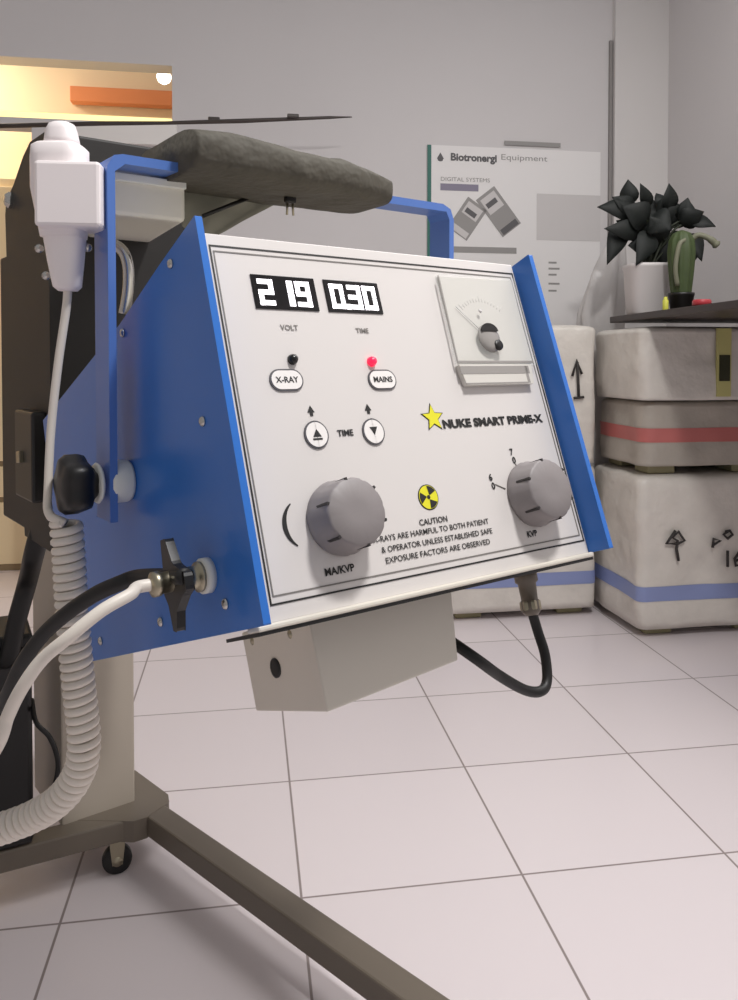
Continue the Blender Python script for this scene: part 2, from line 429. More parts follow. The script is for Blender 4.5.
# marks round the small knob
for u, y, s in ((.2653, .2305, '60'), (.3010, .2085, '70')):
    word(s[0], u, y-.001, .0088, bold=.03); word(s[1], u+.001, y+.0072, .0088, bold=.03)
for (a, b), (c_, d_) in (((.2695, .2335), (.281, .239)), ((.3025, .2155), (.3045, .2225))):
    mb = MB(); mb.tube([PN(a, b, .0004), PN(c_, d_, .0004)], .0005, 6); obj('printed_tick', mb, M['printgrey'], panel)

# rotary knobs
def rotary(u, y, r, hgt, rot):
    fl_ = lambda t, h: 1 - .022*(1 if math.cos(12*t) > .75 else 0)*(1 if h > .002 else 0)
    mb = MB(); mb.lathe(PN(u, y), -D, [(r*1.09, 0), (r*1.12, .0035), (r*1.08, .008), (r*1.03, .012), (r, hgt-.002), (r-.0018, hgt), (r*.3, hgt), (.0005, hgt)], 60, True, fl_)
    k = obj('rotary_knob', mb, M['knob'], panel)
    for j in range(12):                                          # dark grip slots
        a = rot + 2*math.pi*j/12
        if j % 2: continue
        du, dy = math.cos(a), math.sin(a)
        f = lambda x, z, w, du=du, dy=dy: PN(u + du*x - dy*w, y + dy*x + du*w, z)
        obj('grip_slot', MB().box((r-.003, .010, -.0011), (r*1.028, hgt-.0005, .0011), f), M['knobslot'], k)
    return k
k1 = rotary(.089, .2445, .0272, .028, math.radians(200)); k2 = rotary(.313, .2478, .0285, .028, math.radians(205))

# analogue meter under a low clear cover
meter = obj('panel_meter', MB().prism([PN(a, b, 0) for a, b in ((.2590, .0228), (.3645, .0205), (.3630, .112), (.2590, .112))], -D*.002), M['meterface'], panel, bevel=.0006)
obj('meter_cover', MB().prism([PN(a, b, .0005) for a, b in ((.2570, .0215), (.3655, .0195), (.3640, .1175), (.2550, .1165))], -D*.0058), M['acrylic'], panel, bevel=.002)
mb = MB()
for k in range(15):
    a = math.radians(50 + 80*k/14)
    mb.tube([PN(.308 + .040*math.cos(a), .088 - .040*math.sin(a), .0021), PN(.308 + (.044 if k % 7 else .047)*math.cos(a), .088 - (.044 if k % 7 else .047)*math.sin(a), .0021)], .0003, 5)
obj('meter_scale', mb, M['posterpale'], panel)
mb = MB(); mb.tube([PN(.304, .085, .0035), PN(.272, .055, .0035)], .0005, 6); obj('meter_needle', mb, M['posterpale'], panel)
mb = MB(); mb.lathe(PN(.3045, .089, .0060), -D, [(.0150, 0), (.0145, .0012), (.010, .003), (.002, .0034)], 24); obj('meter_hub', mb, M['meterbar'], panel)
mb = MB(); mb.prism([PN(.3045+.0115*math.cos(a), .0825-.0085*math.sin(a), .0085) for a in [math.pi*k/12 for k in range(13)]], -D*.0016); obj('meter_pivot_cap', mb, M['black'], panel)
mb = MB(); mb.lathe(PN(.3125, .0970, .0080), -D, [(.0058, 0), (.0054, .002), (.002, .0024)], 14); obj('meter_screw', mb, M['black'], panel)
obj('meter_lower_bezel', MB().prism([PN(a, b, .0005) for a, b in ((.2545, .1165), (.3560, .1165), (.3520, .1375), (.2585, .1375))], -D*.006), M['meterface'], panel, bevel=.0012)
mb = MB(); mb.box((.2535, .1130, .0064), (.3600, .1152, .0068), PN); mb.box((.2545, .1185, .0064), (.3500, .1265, .0068), PN); mb.box((.2575, .1355, .0064), (.3440, .1368, .0068), PN); mb.box((.3440, .1185, .0064), (.3475, .1365, .0068), PN); obj('bezel_stripe', mb, M['meterbar'], panel)
mb = MB(); mb.prism([PN(a, b, .0063) for a, b in ((.2548, .0240), (.2565, .0240), (.2545, .1150), (.2528, .1150))], -D*.0004); obj('cover_edge', mb, M['meterbar'], panel)
mb = MB(); mb.lathe(PN(.3016, .0596, .0062), -D, [(.0022, 0), (.0015, .001)], 10); obj('zero_adjuster', mb, M['posterpale'], panel)

# grey junction box under the cabinet, cable gland
jb = obj('junction_box', MB().hexa([W(.080, .055, -.0765), W(.225, .055, -.0675), W(.225, .178, -.0665), W(.080, .178, -.0735), W(.078, .055, -.003), W(.236, .055, -.003), W(.236, .178, -.003), W(.078, .178, -.003)]), M['jbox'], unit, bevel=.0015)
f = lambda d, h: W(.0793, d, h)
mb = MB(); mb.lathe(f(.125, -.038), -U, [(.0085, -.002), (.0085, .0015), (.006, .002)], 20); obj('cable_hole', mb, M['rubber'], jb)
for d, h in ((.160, -.012), (.090, -.012)):
    mb = MB(); mb.lathe(f(d, h), -U, [(.004, -.001), (.004, .001), (.001, .0025)], 12); obj('screw', mb, M['nickel'], jb)
mb = MB(); gp = W(.352, .07, -.003); gq = W(.347, .07, -.046); ga = gq-gp
mb.lathe(gp, ga, [(.012, 0), (.012, .012), (.0095, .014), (.0085, .03), (.0095, .031), (.0095, .042), (.006, .046)], 18); g = obj('cable_gland', mb, M['legm'], unit)
mb = MB(); mb.lathe(gp, ga, [(.0105, .0315), (.0108, .033), (.0108, .039), (.0105, .0405)], 6, False); obj('gland_nut', mb, M['nickel'], g)

# connector on the left side plate
CB = W(-.006, .047, .045)
cn = obj('side_connector', MB().lathe(CB-U*.006, -U, [(.0115, 0), (.0115, .004), (.0088, .005), (.0088, .012), (.0098, .013), (.0098, .019), (.0078, .020), (.0078, .033), (.0092, .034), (.0092, .039), (.0055, .041)], 20), M['nickel'], unit)
mb = MB(); mb.lathe(CB, -U, [(.0135, 0), (.0135, .0062), (.0115, .0072)], 26); obj('nylon_washer', mb, M['nylon'], cn)
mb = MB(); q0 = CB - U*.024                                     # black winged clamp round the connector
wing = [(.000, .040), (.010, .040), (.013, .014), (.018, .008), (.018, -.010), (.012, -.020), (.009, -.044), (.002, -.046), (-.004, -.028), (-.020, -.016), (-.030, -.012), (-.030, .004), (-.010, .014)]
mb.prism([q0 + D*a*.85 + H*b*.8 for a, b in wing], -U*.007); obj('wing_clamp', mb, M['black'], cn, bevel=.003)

# yoke that carries the cabinet
YP = V((-.2400, .7235, 0)); ZT = 1.122
def Y_(s, t, z): return YP + UH*s + DH*t + UZ*z
yk = obj('yoke', MB().prism([Y_(0, 0, .795), Y_(0, 0, ZT-.012), Y_(.006, 0, ZT-.002), Y_(.014, 0, ZT), Y_(.395, 0, ZT), Y_(.407, 0, ZT-.005), Y_(.412, 0, ZT-.017), Y_(.412, 0, .795), Y_(.405, 0, .795), Y_(.405, 0, ZT-.017), Y_(.400, 0, ZT-.0085), Y_(.016, 0, ZT-.0085), Y_(.007, 0, ZT-.016), Y_(.007, 0, .795)], DH*.035), M['yoke'], unit, bevel=.0012)
def pivot(s, sgn):
    c0 = Y_(s, .0175, .829)
    ax = -UH*sgn
    mb = MB(); mb.lathe(c0 - ax*.0235, ax, [(.018, 0), (.0195, .003), (.0195, .018), (.018, .0205)], 28); obj('pivot_washer', mb, M['nylon'], yk)
    c1 = c0 + ax*.0035 if sgn > 0 else c0 + ax*.0035
    mb = MB(); mb.lathe(c1, ax, [(.0165, 0), (.0185, .002), (.0165, .0045)], 26); obj('pivot_washer', mb, M['nylon'], yk)
    lob = lambda t, h: 1 + .09*math.cos(5*t)
    mb = MB(); mb.lathe(c1 + ax*.0045, ax, [(.013, 0), (.016, .004), (.024, .008), (.0255, .013), (.0255, .024), (.022, .029), (.008, .031)], 40, True, lob); obj('clamp_knob', mb, M['black'], yk)
pivot(.0, 1); pivot(.412, -1)
# chrome bail behind the left yoke arm
mb = MB(); mb.tube(catmull([at(108, 243, .80), at(117, 246, .80), at(124, 253, .80), at(128, 266, .80), at(128.5, 282, .80), at(127, 298, .80), at(124, 314, .80)], 6), .0054, 10); obj('chrome_bail', mb, M['chrome'], unit)

# stand: column, black carriage housing, steel support arm, legs, casters
CC = V((-.595, 1.655, 0))
def K_(s, t, z): return CC + UH*s + DH*t + UZ*z
obj('column', MB().box((-.0, -.0, .095), (.136, .178, 1.30), lambda a, b, c: V((-.5755, 1.457, 0)) + UH*a + DH*b + UZ*c), M['column'], unit, bevel=.004)
HB = V((-.468, 1.160, 0))
def HO(a, b, z): return HB + UH*a + DH*b + UZ*z
hz0, hz1 = .665, 1.262
hs = obj('carriage_housing', MB().prism([HO(0, b, z) for b, z in ((0, hz0), (0, hz1), (.09, hz1+.002), (.13, hz1-.012), (.19, hz1-.046), (.235, hz1-.062), (.243, hz1-.085), (.226, .95), (.150, hz0+.03), (.145, hz0))], UH*.216), M['housing'], unit, bevel=.004)
mb = MB(); mb.lathe(HO(0, .200, hz1-.068), -UH, [(.013, -.001), (.013, .005), (.008, .011), (.002, .012)], 6, False); obj('bolt', mb, M['chrome'], hs)
mb = MB(); mb.box((-.022, .015, .735), (0, .110, .865), HO); obj('latch', mb, M['black'], hs, bevel=.004)
mb = MB(); mb.lathe(HO(-.022, .070, .797), -UH, [(.012, -.001), (.012, .005), (.010, .006)], 4, False); obj('latch_bolt', mb, M['nickel'], hs)
obj('carriage_bracket', MB().box((.02, .13, .66), (.16, .37, 1.12), HO), M['housing'], unit, bevel=.004)
# support arm from the yoke bar back to the housing (underside seen)
A0 = [Y_(.010, .030, 1.073), Y_(.086, .030, 1.073)]
A1 = [HO(.055, .004, 1.118), HO(.150, .004, 1.118)]
sa_ = obj('support_arm', MB().hexa([A0[0], A0[1], A1[1], A1[0], A0[0]+UZ*.038, A0[1]+UZ*.038, A1[1]+UZ*.05, A1[0]+UZ*.05]), M['steel'], unit, bevel=.004)
obj('rim_highlight', MB().box((.010, .0255, 1.104), (.086, .0305, 1.1115), Y_), M['nylon'], sa_, bevel=.001)  # white strip paints the lit highlight along the arm's front edge
obj('tilt_arm', MB().hexa([W(.08, .42, .10), W(.22, .42, .10), HO(.18, .01, .72), HO(.08, .01, .72), W(.08, .42, .22), W(.22, .42, .22), HO(.18, .01, .84), HO(.08, .01, .84)]), M['housing'], unit, bevel=.003)
def leg(p, d, length, w, side):
    d = V(d).normalized(); n = V((-d.y, d.x, 0))
    f = lambda a, b, c: V(p) + d*a + n*b + UZ*c
    lg = obj('leg', MB().box((0, -w/2, .062), (length, w/2, .100), f), M['legm'], unit, bevel=.0035)
    obj('end_cap', MB().box((length, -w/2+.002, .064), (length+.004, w/2-.002, .098), f), M['black'], lg)
    c = f(length-.06, 0, 0)
    caster(c, d, lg)
    return lg
def caster(c, d, par):
    n = V((-d.y, d.x, 0))
    w = obj('caster', MB().lathe(c + UZ*.0265 - n*.009, n, [(.020, 0), (.0258, .002), (.0265, .005), (.0265, .013), (.0258, .016), (.020, .018)], 26), M['rubber'], par)
    mb = MB(); mb.lathe(c + UZ*.0265 - n*.0135, n, [(.009, 0), (.009, .027)], 14)
    for s in (-1, 1):
        mb.prism([c + d*a + UZ*z + n*(.0105*s) for a, z in ((-.009, .020), (.009, .020), (.013, .055), (.013, .062), (-.013, .062), (-.013, .055))], n*.002*s)
    obj('caster_fork', mb, M['nickel'], par)
dR = V((.728, -.686, 0)); dL = V((-.885, -.466, 0))
leg((-.428, 1.515, 0), dR, .95, .045, 1)
leg((-.440, 1.512, 0), dL, .62, .046, -1)
hub = obj('base_hub', MB().prism([V(p) for p in ((-.575, 1.475, .0615), (-.450, 1.470, .0615), (-.430, 1.483, .0615), (-.402, 1.535, .0615), (-.411, 1.562, .0615), (-.503, 1.656, .0615), (-.585, 1.64, .0615))], UZ*.039), M['legm'], unit, bevel=.004)
caster(V((-.484, 1.480, 0)), V((.93, .37, 0)), hub)
obj('rear_leg', MB().box((.0, -.026, .055), (.42, .026, .1), lambda a, b, c: V((-.50, 1.57, .0)) + DH*a + UH*b + UZ*(c if c > .06 else .062)), M['legm'], unit, bevel=.003)
#obj('gusset', MB().prism([V((-.475, 1.53, .099)), V((-.425, 1.50, .099)), V((-.475, 1.53, .20))], V((.012, .012, 0))), M['column'], unit)

# ------------------------------------------------------------------ plastic cover folded over the yoke bar
cv = thing('folded_cover', 'crumpled grey-green plastic cover folded over the blue yoke bar', 'cover', Y_(.2, .02, 1.10))
mb = MB(); NS, NP = 46, 26; vs = []
for i in range(NS):
    f_ = i/(NS-1); s = .066 + .238*f_
    tap = 1 - .30*max(0, (f_-.55)/.45)
    zb = 1.1105 - .002*f_; zt = 1.148 + .003*math.sin(f_*9) - .012*max(0, (f_-.72)/.28)
    for k in range(NP):
        a = 2*math.pi*k/NP; ca, sa = math.cos(a), math.sin(a)
        ex = .45
        t = .026 + .066*tap*math.copysign(abs(ca)**ex, ca); z = (zt+zb)/2 + (zt-zb)/2*math.copysign(abs(sa)**ex, sa)
        if z < ZT-.011 and z > 1.09: z = min(z, 1.1115)
        p = Y_(s, t, z); nn = noise.noise(p*22)*.004 + noise.noise(p*60)*.0015
        vs.append(p + UZ*nn*(1 if sa > 0 else .6) + DH*nn)
fs = [(i*NP+k, i*NP+(k+1) % NP, (i+1)*NP+(k+1) % NP, (i+1)*NP+k) for i in range(NS-1) for k in range(NP)]
fs += [tuple(range(NP-1, -1, -1)), tuple((NS-1)*NP+k for k in range(NP))]
mb.add(vs, fs, True); obj('fold', mb, M['cover'], cv)
# hanging flap behind the bar
tl, tr, bt, bl = at(172, 172, .845), at(288, 197, .93), at(213, 238, .87), at(183, 226, .845)
mb = MB(); n = 12; g1 = []
for j in range(n+1):
    for i in range(n+1):
        a, b = i/n, j/n
        p = tl*(1-a)*(1-b) + tr*a*(1-b) + bt*a*b + bl*(1-a)*b
        g1.append(p + DH*(.006*noise.noise(p*30)+.003*math.sin(a*9)))
q4 = [(j*(n+1)+i, j*(n+1)+i+1, (j+1)*(n+1)+i+1, (j+1)*(n+1)+i) for j in range(n) for i in range(n)]
mb.add(g1, q4, True); o = obj('hanging_flap', mb, M['flap'], cv); sd = o.modifiers.new('thick', 'SOLIDIFY'); sd.thickness = .002
mb = MB(); mb.tube([at(203, 216, .835), at(228, 206, .86), at(255, 195.5, .89)], .0022, 8); obj('dark_edge_cord', mb, M['black'], cv)
p = at(290, 190, .86)
mb = MB(); mb.box((-.006, -.004, -.014), (.006, .004, .010), lambda a, b, c: p+UH*a+DH*b+UZ*c); bk = obj('clip', mb, M['black'], cv, bevel=.002)
for s in (-.003, .003):
    mb = MB(); mb.tube([p+UH*s-UZ*.012, p+UH*s*1.3-UZ*.026], .0013, 6); obj('clip_prong', mb, M['nickel'], bk)

# ------------------------------------------------------------------ hand switch with coiled cord
hy = .735
hsw = thing('hand_switch', 'white hand exposure switch clipped to the left yoke arm with hanging coiled cord', 'hand switch', at(68, 515, hy))
def sec(px, py, wpx): p = at(px, py, hy); return p, wpx/F*hy/2
def blob(name, rows, m, sq=.55, n=28, par=hsw, dep=1.0):
    mb = MB(); vs = []
    for px, py, w in rows:
        p, r = sec(px, py, w)
        for k in range(n):
            a = 2*math.pi*k/n; ca, sa = math.cos(a), math.sin(a)
            vs.append(p + V((math.copysign(abs(ca)**sq, ca)*r, math.copysign(abs(sa)**sq, sa)*r*dep, 0)))
    fs = [(i*n+k, i*n+(k+1) % n, (i+1)*n+(k+1) % n, (i+1)*n+k) for i in range(len(rows)-1) for k in range(n)]
    fs += [tuple(range(n-1, -1, -1)), tuple((len(rows)-1)*n+k for k in range(n))]
    mb.add(vs, fs, True); return obj(name, mb, m, par)
blob('push_button', [(62, 123, 16), (62, 125, 24), (61.5, 131, 29), (62, 140, 32), (62, 147, 34)], M['white'], .8)
blob('switch_body', [(61, 146, 42), (60.5, 149, 49), (60, 160, 50), (61, 190, 51), (63, 215, 46), (64, 238, 40)], M['white'], .55)
hb = MB(); fr = lambda a, b, c: at(75, 200, hy) + V((math.cos(.12), math.sin(.12), 0))*a + V((-math.sin(.12), math.cos(.12), 0))*b + UZ*c
hb.box((-.0275, -.028, -.0275), (.0275, .020, .0285), fr); obj('switch_holder', hb, M['white'], hsw, bevel=.003)
blob('strain_relief', [(65, 228, 39), (65, 240, 38), (66, 262, 33), (67, 280, 28), (67.5, 287, 26), (68, 291, 18)], M['white'], .75)
for px, py in ((88, 248), (47, 276), (40, 249)):
    mb = MB(); mb.lathe(at(px, py, hy+.012), V((0, -1, 0)), [(.004, 0), (.004, .003), (.001, .005)], 10); obj('holder_screw', mb, M['chrome'], hsw)
st = catmull([at(68, 286, hy), at(66, 310, hy), at(58, 365, hy), at(51, 430, hy), at(48, 490, hy-.003), at(47.5, 508, hy-.006), at(51, 517, hy-.016)], 8)
cy = .728
cpath = catmull([at(66, 519, cy), at(69, 560, cy), at(72, 610, cy), at(77, 670, cy), at(82, 715, cy), at(84, 745, cy), at(79, 772, cy+.004), at(62, 797, cy+.01), at(36, 815, cy+.02), at(0, 829, cy+.03), at(-40, 838, cy+.05), at(-85, 842, cy+.10)], 24)
# arc-length resample, then wind the coil round it
acc = [0]
for i in range(1, len(cpath)): acc.append(acc[-1] + (cpath[i]-cpath[i-1]).length)
def onpath(s):
    s = max(0, min(acc[-1], s))
    for i in range(1, len(acc)):
        if s <= acc[i]:
            f_ = (s-acc[i-1])/max(1e-9, acc[i]-acc[i-1]); return cpath[i-1].lerp(cpath[i], f_), (cpath[i]-cpath[max(0, i-1)]).normalized()
pitch = .0080; turns = acc[-1]/pitch; nst = int(turns*20); coil = []
ref = V((0, 1, 0))
for i in range(nst+1):
    s = acc[-1]*i/nst; p, tg = onpath(s); a = (ref - tg*ref.dot(tg)).normalized(); b = tg.cross(a)
    th = 2*math.pi*s/pitch + math.pi*.5
    rr = .0108
    coil.append(p + (a*math.cos(th) + b*math.sin(th))*rr)
lp = V((-.440, 1.512, 0)); dLn = V((-.885, -.466, 0)).normalized(); nL = V((-dLn.y, dLn.x, 0))
def LG(a, b, c): return lp + dLn*a + nL*b + UZ*c
tail = catmull([coil[-1], at(-110, 842, .87), LG(.40, .14, .25), LG(.40, .06, .24), LG(.40, .022, .24)], 12)
mb = MB(); mb.tube(st + coil[4:] + tail[1:], .0040, 8); obj('coiled_cord', mb, M['cord'], hsw)

# ------------------------------------------------------------------ cables at the left side
tip = CB - U*.046
ycab = tip.y
mb = MB(); mb.tube(catmull([tip + U*.004, tip - U*.010, at(130, 594.5, tip.y-.02), at(102, 610.5, tip.y-.035), at(69, 637, tip.y-.045), at(42, 660, tip.y-.045), at(22, 688, tip.y-.045), at(8, 716, tip.y-.04), at(-6, 752, tip.y-.03), at(-50, 815, tip.y+.06), LG(.36, .25, .22), LG(.345, .08, .34), LG(.345, .022, .345)], 12), .0046, 12)
t = obj('white_cable', mb, M['cord']); tag(t, 'smooth white cable plugged into the side connector, crossing the coiled cord', 'cable')
mb = MB(); mb.tube(catmull([q0 - D*.022 - U*.004, at(140, 577, .655), at(118, 584, .66), at(94, 595, .667), at(66, 614, .675), at(42, 636, .685), at(22, 664, .695), at(4, 700, .72), at(-24, 730, .80), LG(.34, .20, .30), LG(.30, .06, .38), LG(.30, .022, .385)], 12), .0064, 12)
t = obj('black_cable', mb, M['rubber']); tag(t, 'thick black cable curving from the winged side clamp to the lower left', 'cable')
mb = MB(); ge = gq
mb.tube(catmull([ge - ga.normalized()*.004, at(538, 632, ge.y), at(545, 655, ge.y-.01), at(547, 680, ge.y-.02), at(541, 691, ge.y-.03), at(525, 690, ge.y-.04), at(500, 676, ge.y-.06), at(475, 658, ge.y-.08), W(.229, .09, -.035)], 10), .0052, 12)
t = obj('looped_cable', mb, M['rubber']); tag(t, 'black cable looping under the cabinet from gland to grey junction box', 'cable')

# black case on the left leg and its wire
bc = thing('black_case', 'black equipment case standing on the left leg at the left edge', 'case', at(-20, 812, 1.36))
obj('case_body', MB().box((.195, -.11, .1005), (.50, .023, .445), LG), M['black'], bc, bevel=.008)
obj('case_lid', MB().box((.193, -.112, .446), (.502, .025, .468), LG), M['rubber'], bc, bevel=.006)
obj('case_latch', MB().box((.235, .0235, .29), (.265, .030, .32), LG), M['nickel'], bc, bevel=.002)
p = at(31, 690, 1.40)
mb = MB(); mb.tube(catmull([LG(.1935, -.01, .34), at(36, 722, 1.37), at(50, 738, 1.37), at(58, 762, 1.37), at(54, 786, 1.38), at(42, 800, 1.39), LG(.1935, -.01, .13)], 10), .0042, 8)
t = obj('looped_wire', mb, M['rubber']); tag(t, 'thin black wire loop beside the black case, in front of the column', 'wire')

mb = MB(); mb.tube(catmull([HO(.02, .11, .70), HO(.01, .13, .64), at(28, 580, 1.36), at(18, 616, 1.37), at(6, 660, 1.38), LG(.26, -.045, .462)], 10), .0155, 12)
t = obj('black_hose', mb, M['rubber']); tag(t, 'thick black hose from the column housing down to the black case', 'hose')

# ------------------------------------------------------------------ wrapped cartons
def carton(name, label, a0, b0, a1, b1, z0, z1, m, amp=.010, seed=0, group='wrapped cartons by the right wall', feet=True, skew=0, r=.03):
    """loft of a rounded rectangle in room axes, lumpy under its wrapping"""
    ca, cb = (a0+a1)/2, (b0+b1)/2; hx, hy_ = (a1-a0)/2, (b1-b0)/2
    t = thing(name, label, 'carton', room(ca, cb, z0), group)
    per = []
    for sx, sy, st_ in ((1, -1, -90), (1, 1, 0), (-1, 1, 90), (-1, -1, 180)):
        for k in range(7):
            an = math.radians(st_ + 90*k/6); per.append((sx*(hx-r) + r*math.cos(an), sy*(hy_-r) + r*math.sin(an)))
    full = []
    for i in range(len(per)):
        p, q_ = per[i], per[(i+1) % len(per)]; dd = math.hypot(q_[0]-p[0], q_[1]-p[1]); m_ = max(1, int(dd/.03))
        for j in range(m_): full.append((p[0]+(q_[0]-p[0])*j/m_, p[1]+(q_[1]-p[1])*j/m_))
    zf = z0 + (.03 if feet else 0)
    def ringpts(h, off):
        out = []
        k = 1.0
        top = min(1, max(0, (z1-h)/.02)); k2 = 1 - .018*(1-math.sqrt(max(0, 1-(1-top)**2)))/max(hx, .1)*3
        for x, y in full:
            L_ = math.hypot(x, y); p = room(ca + x*k2 + skew*(h-z0), cb + y*k2, h)
            nz = noise.noise(V((p.x*5+seed*7, p.y*5, h*6)))*amp + noise.noise(V((p.x*14+seed, p.y*14, h*16)))*amp*.45
            nd = (FX*x + FY*y)/L_
            out.append(p + nd*(nz+off))
        return out
    def loft(hs, off):
        mb = MB(); vs = []; n = len(full)
        for h in hs: vs += ringpts(h, off)
        mb.add(vs, [(i*n+k, i*n+(k+1) % n, (i+1)*n+(k+1) % n, (i+1)*n+k) for i in range(len(hs)-1) for k in range(n)], True)
        return mb, n, len(hs)
    hs = [zf + (z1-zf)*i/22 for i in range(21)] + [z1-.02, z1-.010, z1-.004, z1]
    hs = sorted(set(hs)); mb, n, m_ = loft(hs, 0)
    mb.f += [list(range(n-1, -1, -1)), [(m_-1)*n+k for k in range(n)]]; mb.sm += [False, False]
    obj('carton_body', mb, m, t)
    if feet:
        for sx in (-1, 1):
            for sy in (-1, 1):
                obj('foot', MB().box((ca+sx*(hx-.09)-.05, cb+sy*(hy_-.09)-.05, z0), (ca+sx*(hx-.09)+.05, cb+sy*(hy_-.09)+.05, zf+.004), room), M['foot'], t, bevel=.006)
    t_ = t
    def stripe(h0, h1, m2, nm='tape_stripe'):
        hs = [h0 + (h1-h0)*i/4 for i in range(5)]; mb, n, m_ = loft(hs, .0022); return obj(nm, mb, m2, t_)
    def mark(nm, m2, fn):
        mb = fn(); return obj(nm, mb, m2, t_)
    return t, stripe, mark, ringpts, full

def roomab(p): d = V(p)-G0; return d.dot(FX), d.dot(FY)
a0, b0 = roomab(V((.868, 2.735, 0)))
RA0, RB0 = a0, b0; RA1 = RW - .02; RD = .40
# lower right
t, stripe, mark, rp, fu = carton('wrapped_carton', 'lower right carton in white wrap with blue stripe, arrow and handwriting', RA0, RB0, RA1, RB0+RD, 0, .548, M['wrap'], .012, 1)
stripe(.125, .175, M['tapeblue'])
def strokes(base, segs, r=.0042, off=-.012):
    """handwritten strokes on a carton's front face; base = (a, z)"""
    mb = MB()
    for sg in segs:
        mb.tube([room(base[0]+x, base[2]+off, base[1]+z) for x, z in sg], r, 6)
    return mb
def az(px, py, b):
    # carton face coordinates of a pixel: intersection with the face plane across the tile rows
    o = V((0, 0, EYE)); r = at(px, py, 1)-o; s = (b - (o-G0).dot(FY))/r.dot(FY); p = o+r*s; return (p-G0).dot(FX), p.z
def facepath(b, *paths, r=.0042, off=-.010):
    mb = MB()
    for path in paths:
        mb.tube([room(az(x, y, b)[0], b+off, az(x, y, b)[1]) for x, y in path], r, 6)
    return mb
mark('marker_arrow', M['marker'], lambda: facepath(RB0, [(677, 560), (675, 548), (676, 540), (671, 537), (677, 531), (683, 540), (676, 543), (665, 543), (674, 530)], r=.005))
mark('marker_writing', M['marker'], lambda: facepath(RB0, [(711, 547), (712, 538), (719, 540), (712, 544)], [(726, 531), (722, 534), (726, 538), (731, 534), (728, 530), (724, 531)], [(726, 550), (726, 566)], [(738, 551), (733, 558), (734, 565), (741, 564), (740, 558), (734, 560)], r=.0048))
# middle right with red stripe
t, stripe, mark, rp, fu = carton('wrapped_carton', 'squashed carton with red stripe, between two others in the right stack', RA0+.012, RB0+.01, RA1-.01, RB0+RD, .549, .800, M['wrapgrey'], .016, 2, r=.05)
stripe(.660, .708, M['tapered'])
# upper right with yellow stripe
t, stripe, mark, rp, fu = carton('wrapped_carton', 'top right carton in white wrap with yellow stripe and dark label', RA0+.0, RB0-.005, RA1, RB0+RD-.02, .803, 1.052, M['wrap'], .014, 3, feet=False, r=.035)
def yl(b=RB0-.005):
    x0 = az(715, 360, b)[0]; x1 = az(729, 360, b)[0]
    return MB().box((x0, b-.0135, .815), (x1, b-.004, 1.045), room)
mark('yellow_tape', M['tapeyel'], yl)
mark('dark_label', M['labeldark'], lambda b=RB0-.005: MB().box((az(717, 360, b)[0], b-.016, az(720, 381, b)[1]), (az(727.5, 360, b)[0], b-.012, az(720, 355, b)[1]), room))
# left stack
LB0 = RB0 + .27
LA0 = az(447, 600, LB0)[0]; LA1 = az(597, 600, LB0)[0]
t, stripe, mark, rp, fu = carton('wrapped_carton', 'lower left carton with blue stripe, mostly behind the control cabinet', LA0, LB0, LA1, LB0+.33, 0, .555, M['wrap'], .006, 4)
stripe(.118, .165, M['tapeblue'])
t, stripe, mark, rp, fu = carton('wrapped_carton', 'upper left carton with drawn arrow, just right of the blue side plate', LA0+.01, LB0, LA1-.005, LB0+.33, .562, 1.066, M['wrap'], .006, 5, feet=False)
mark('marker_arrow', M['marker'], lambda: facepath(LB0, [(578, 397), (576.5, 362)], [(571.5, 376), (576, 360), (581, 374)], [(573, 398), (583, 397)], r=.005, off=-.008))

# ------------------------------------------------------------------ poster on the back wall
pa = lambda px, py: az(px, py, BW)
def PO(a, z, e): return room(a, BW-e, z)
pa0, zt = pa(427, 145); pa1 = pa(600, 150)[0]; zb = .80
po = obj('poster', MB().box((pa0, zb, .001), (pa1, zt, .006), PO), M['poster']); tag(po, 'white product poster with green edge and two grey devices on the back wall', 'poster')
obj('green_edge', MB().box((pa0, zb, .006), (pa0+.017, zt, .0075), PO), M['postergreen'], po)
def ptext(s, px, py, hpx, wpx, m, bold=.02):
    a, z = pa(px, py); a2 = pa(px+wpx, py)[0]; h = pa(px, py-hpx)[1]-z
    obj('poster_lettering', text_mb(MB(), s, PO(a, z, .0062), FX, UZ, h*1.35, 'LEFT', a2-a, bold, .0008), M[m], po)
ptext('Biotronergi', 450, 160.5, 7.5, 46, 'posterdark', .04); ptext('Equipment', 500, 160, 6, 46, 'postergrey', 0)
def pbar(x0, y0, x1, y1, m, nm='printed_bar', e=.0062):
    a, z = pa(x0, y1); a2, z2 = pa(x1, y0); return obj(nm, MB().box((a, z, e), (a2, z2, e+.0008), PO), M[m], po)
mb = MB(); a, z = pa(440, 157)
mb.prism([PO(a+.018*math.cos(x), z+.018*math.sin(x), .0062) for x in [math.pi*2*k/3+math.pi/2 for k in range(3)]], -FY*.0008); mb.prism([PO(a+.012*math.cos(x), z-.012+.008*math.sin(x), .0062) for x in [math.pi*2*k/12 for k in range(12)]], -FY*.0009); obj('poster_logo', mb, M['posterdark'], po)
ptext('DIGITAL SYSTEMS', 440, 181, 4.2, 49, 'postergrey', .0)
pbar(440, 185, 478, 190.5, 'posterlilac')
pbar(449, 248, 516, 252.5, 'postergrey'); pbar(504, 143.5, 560, 145.2, 'postergrey', 'clip_edge')
pbar(536, 196, 600, 240, 'posterpale', 'printed_panel')
for i, y in enumerate((262, 268, 274, 283, 290)): pbar(548, y, 556 + (i % 2)*3, y+1.6, 'postergrey')
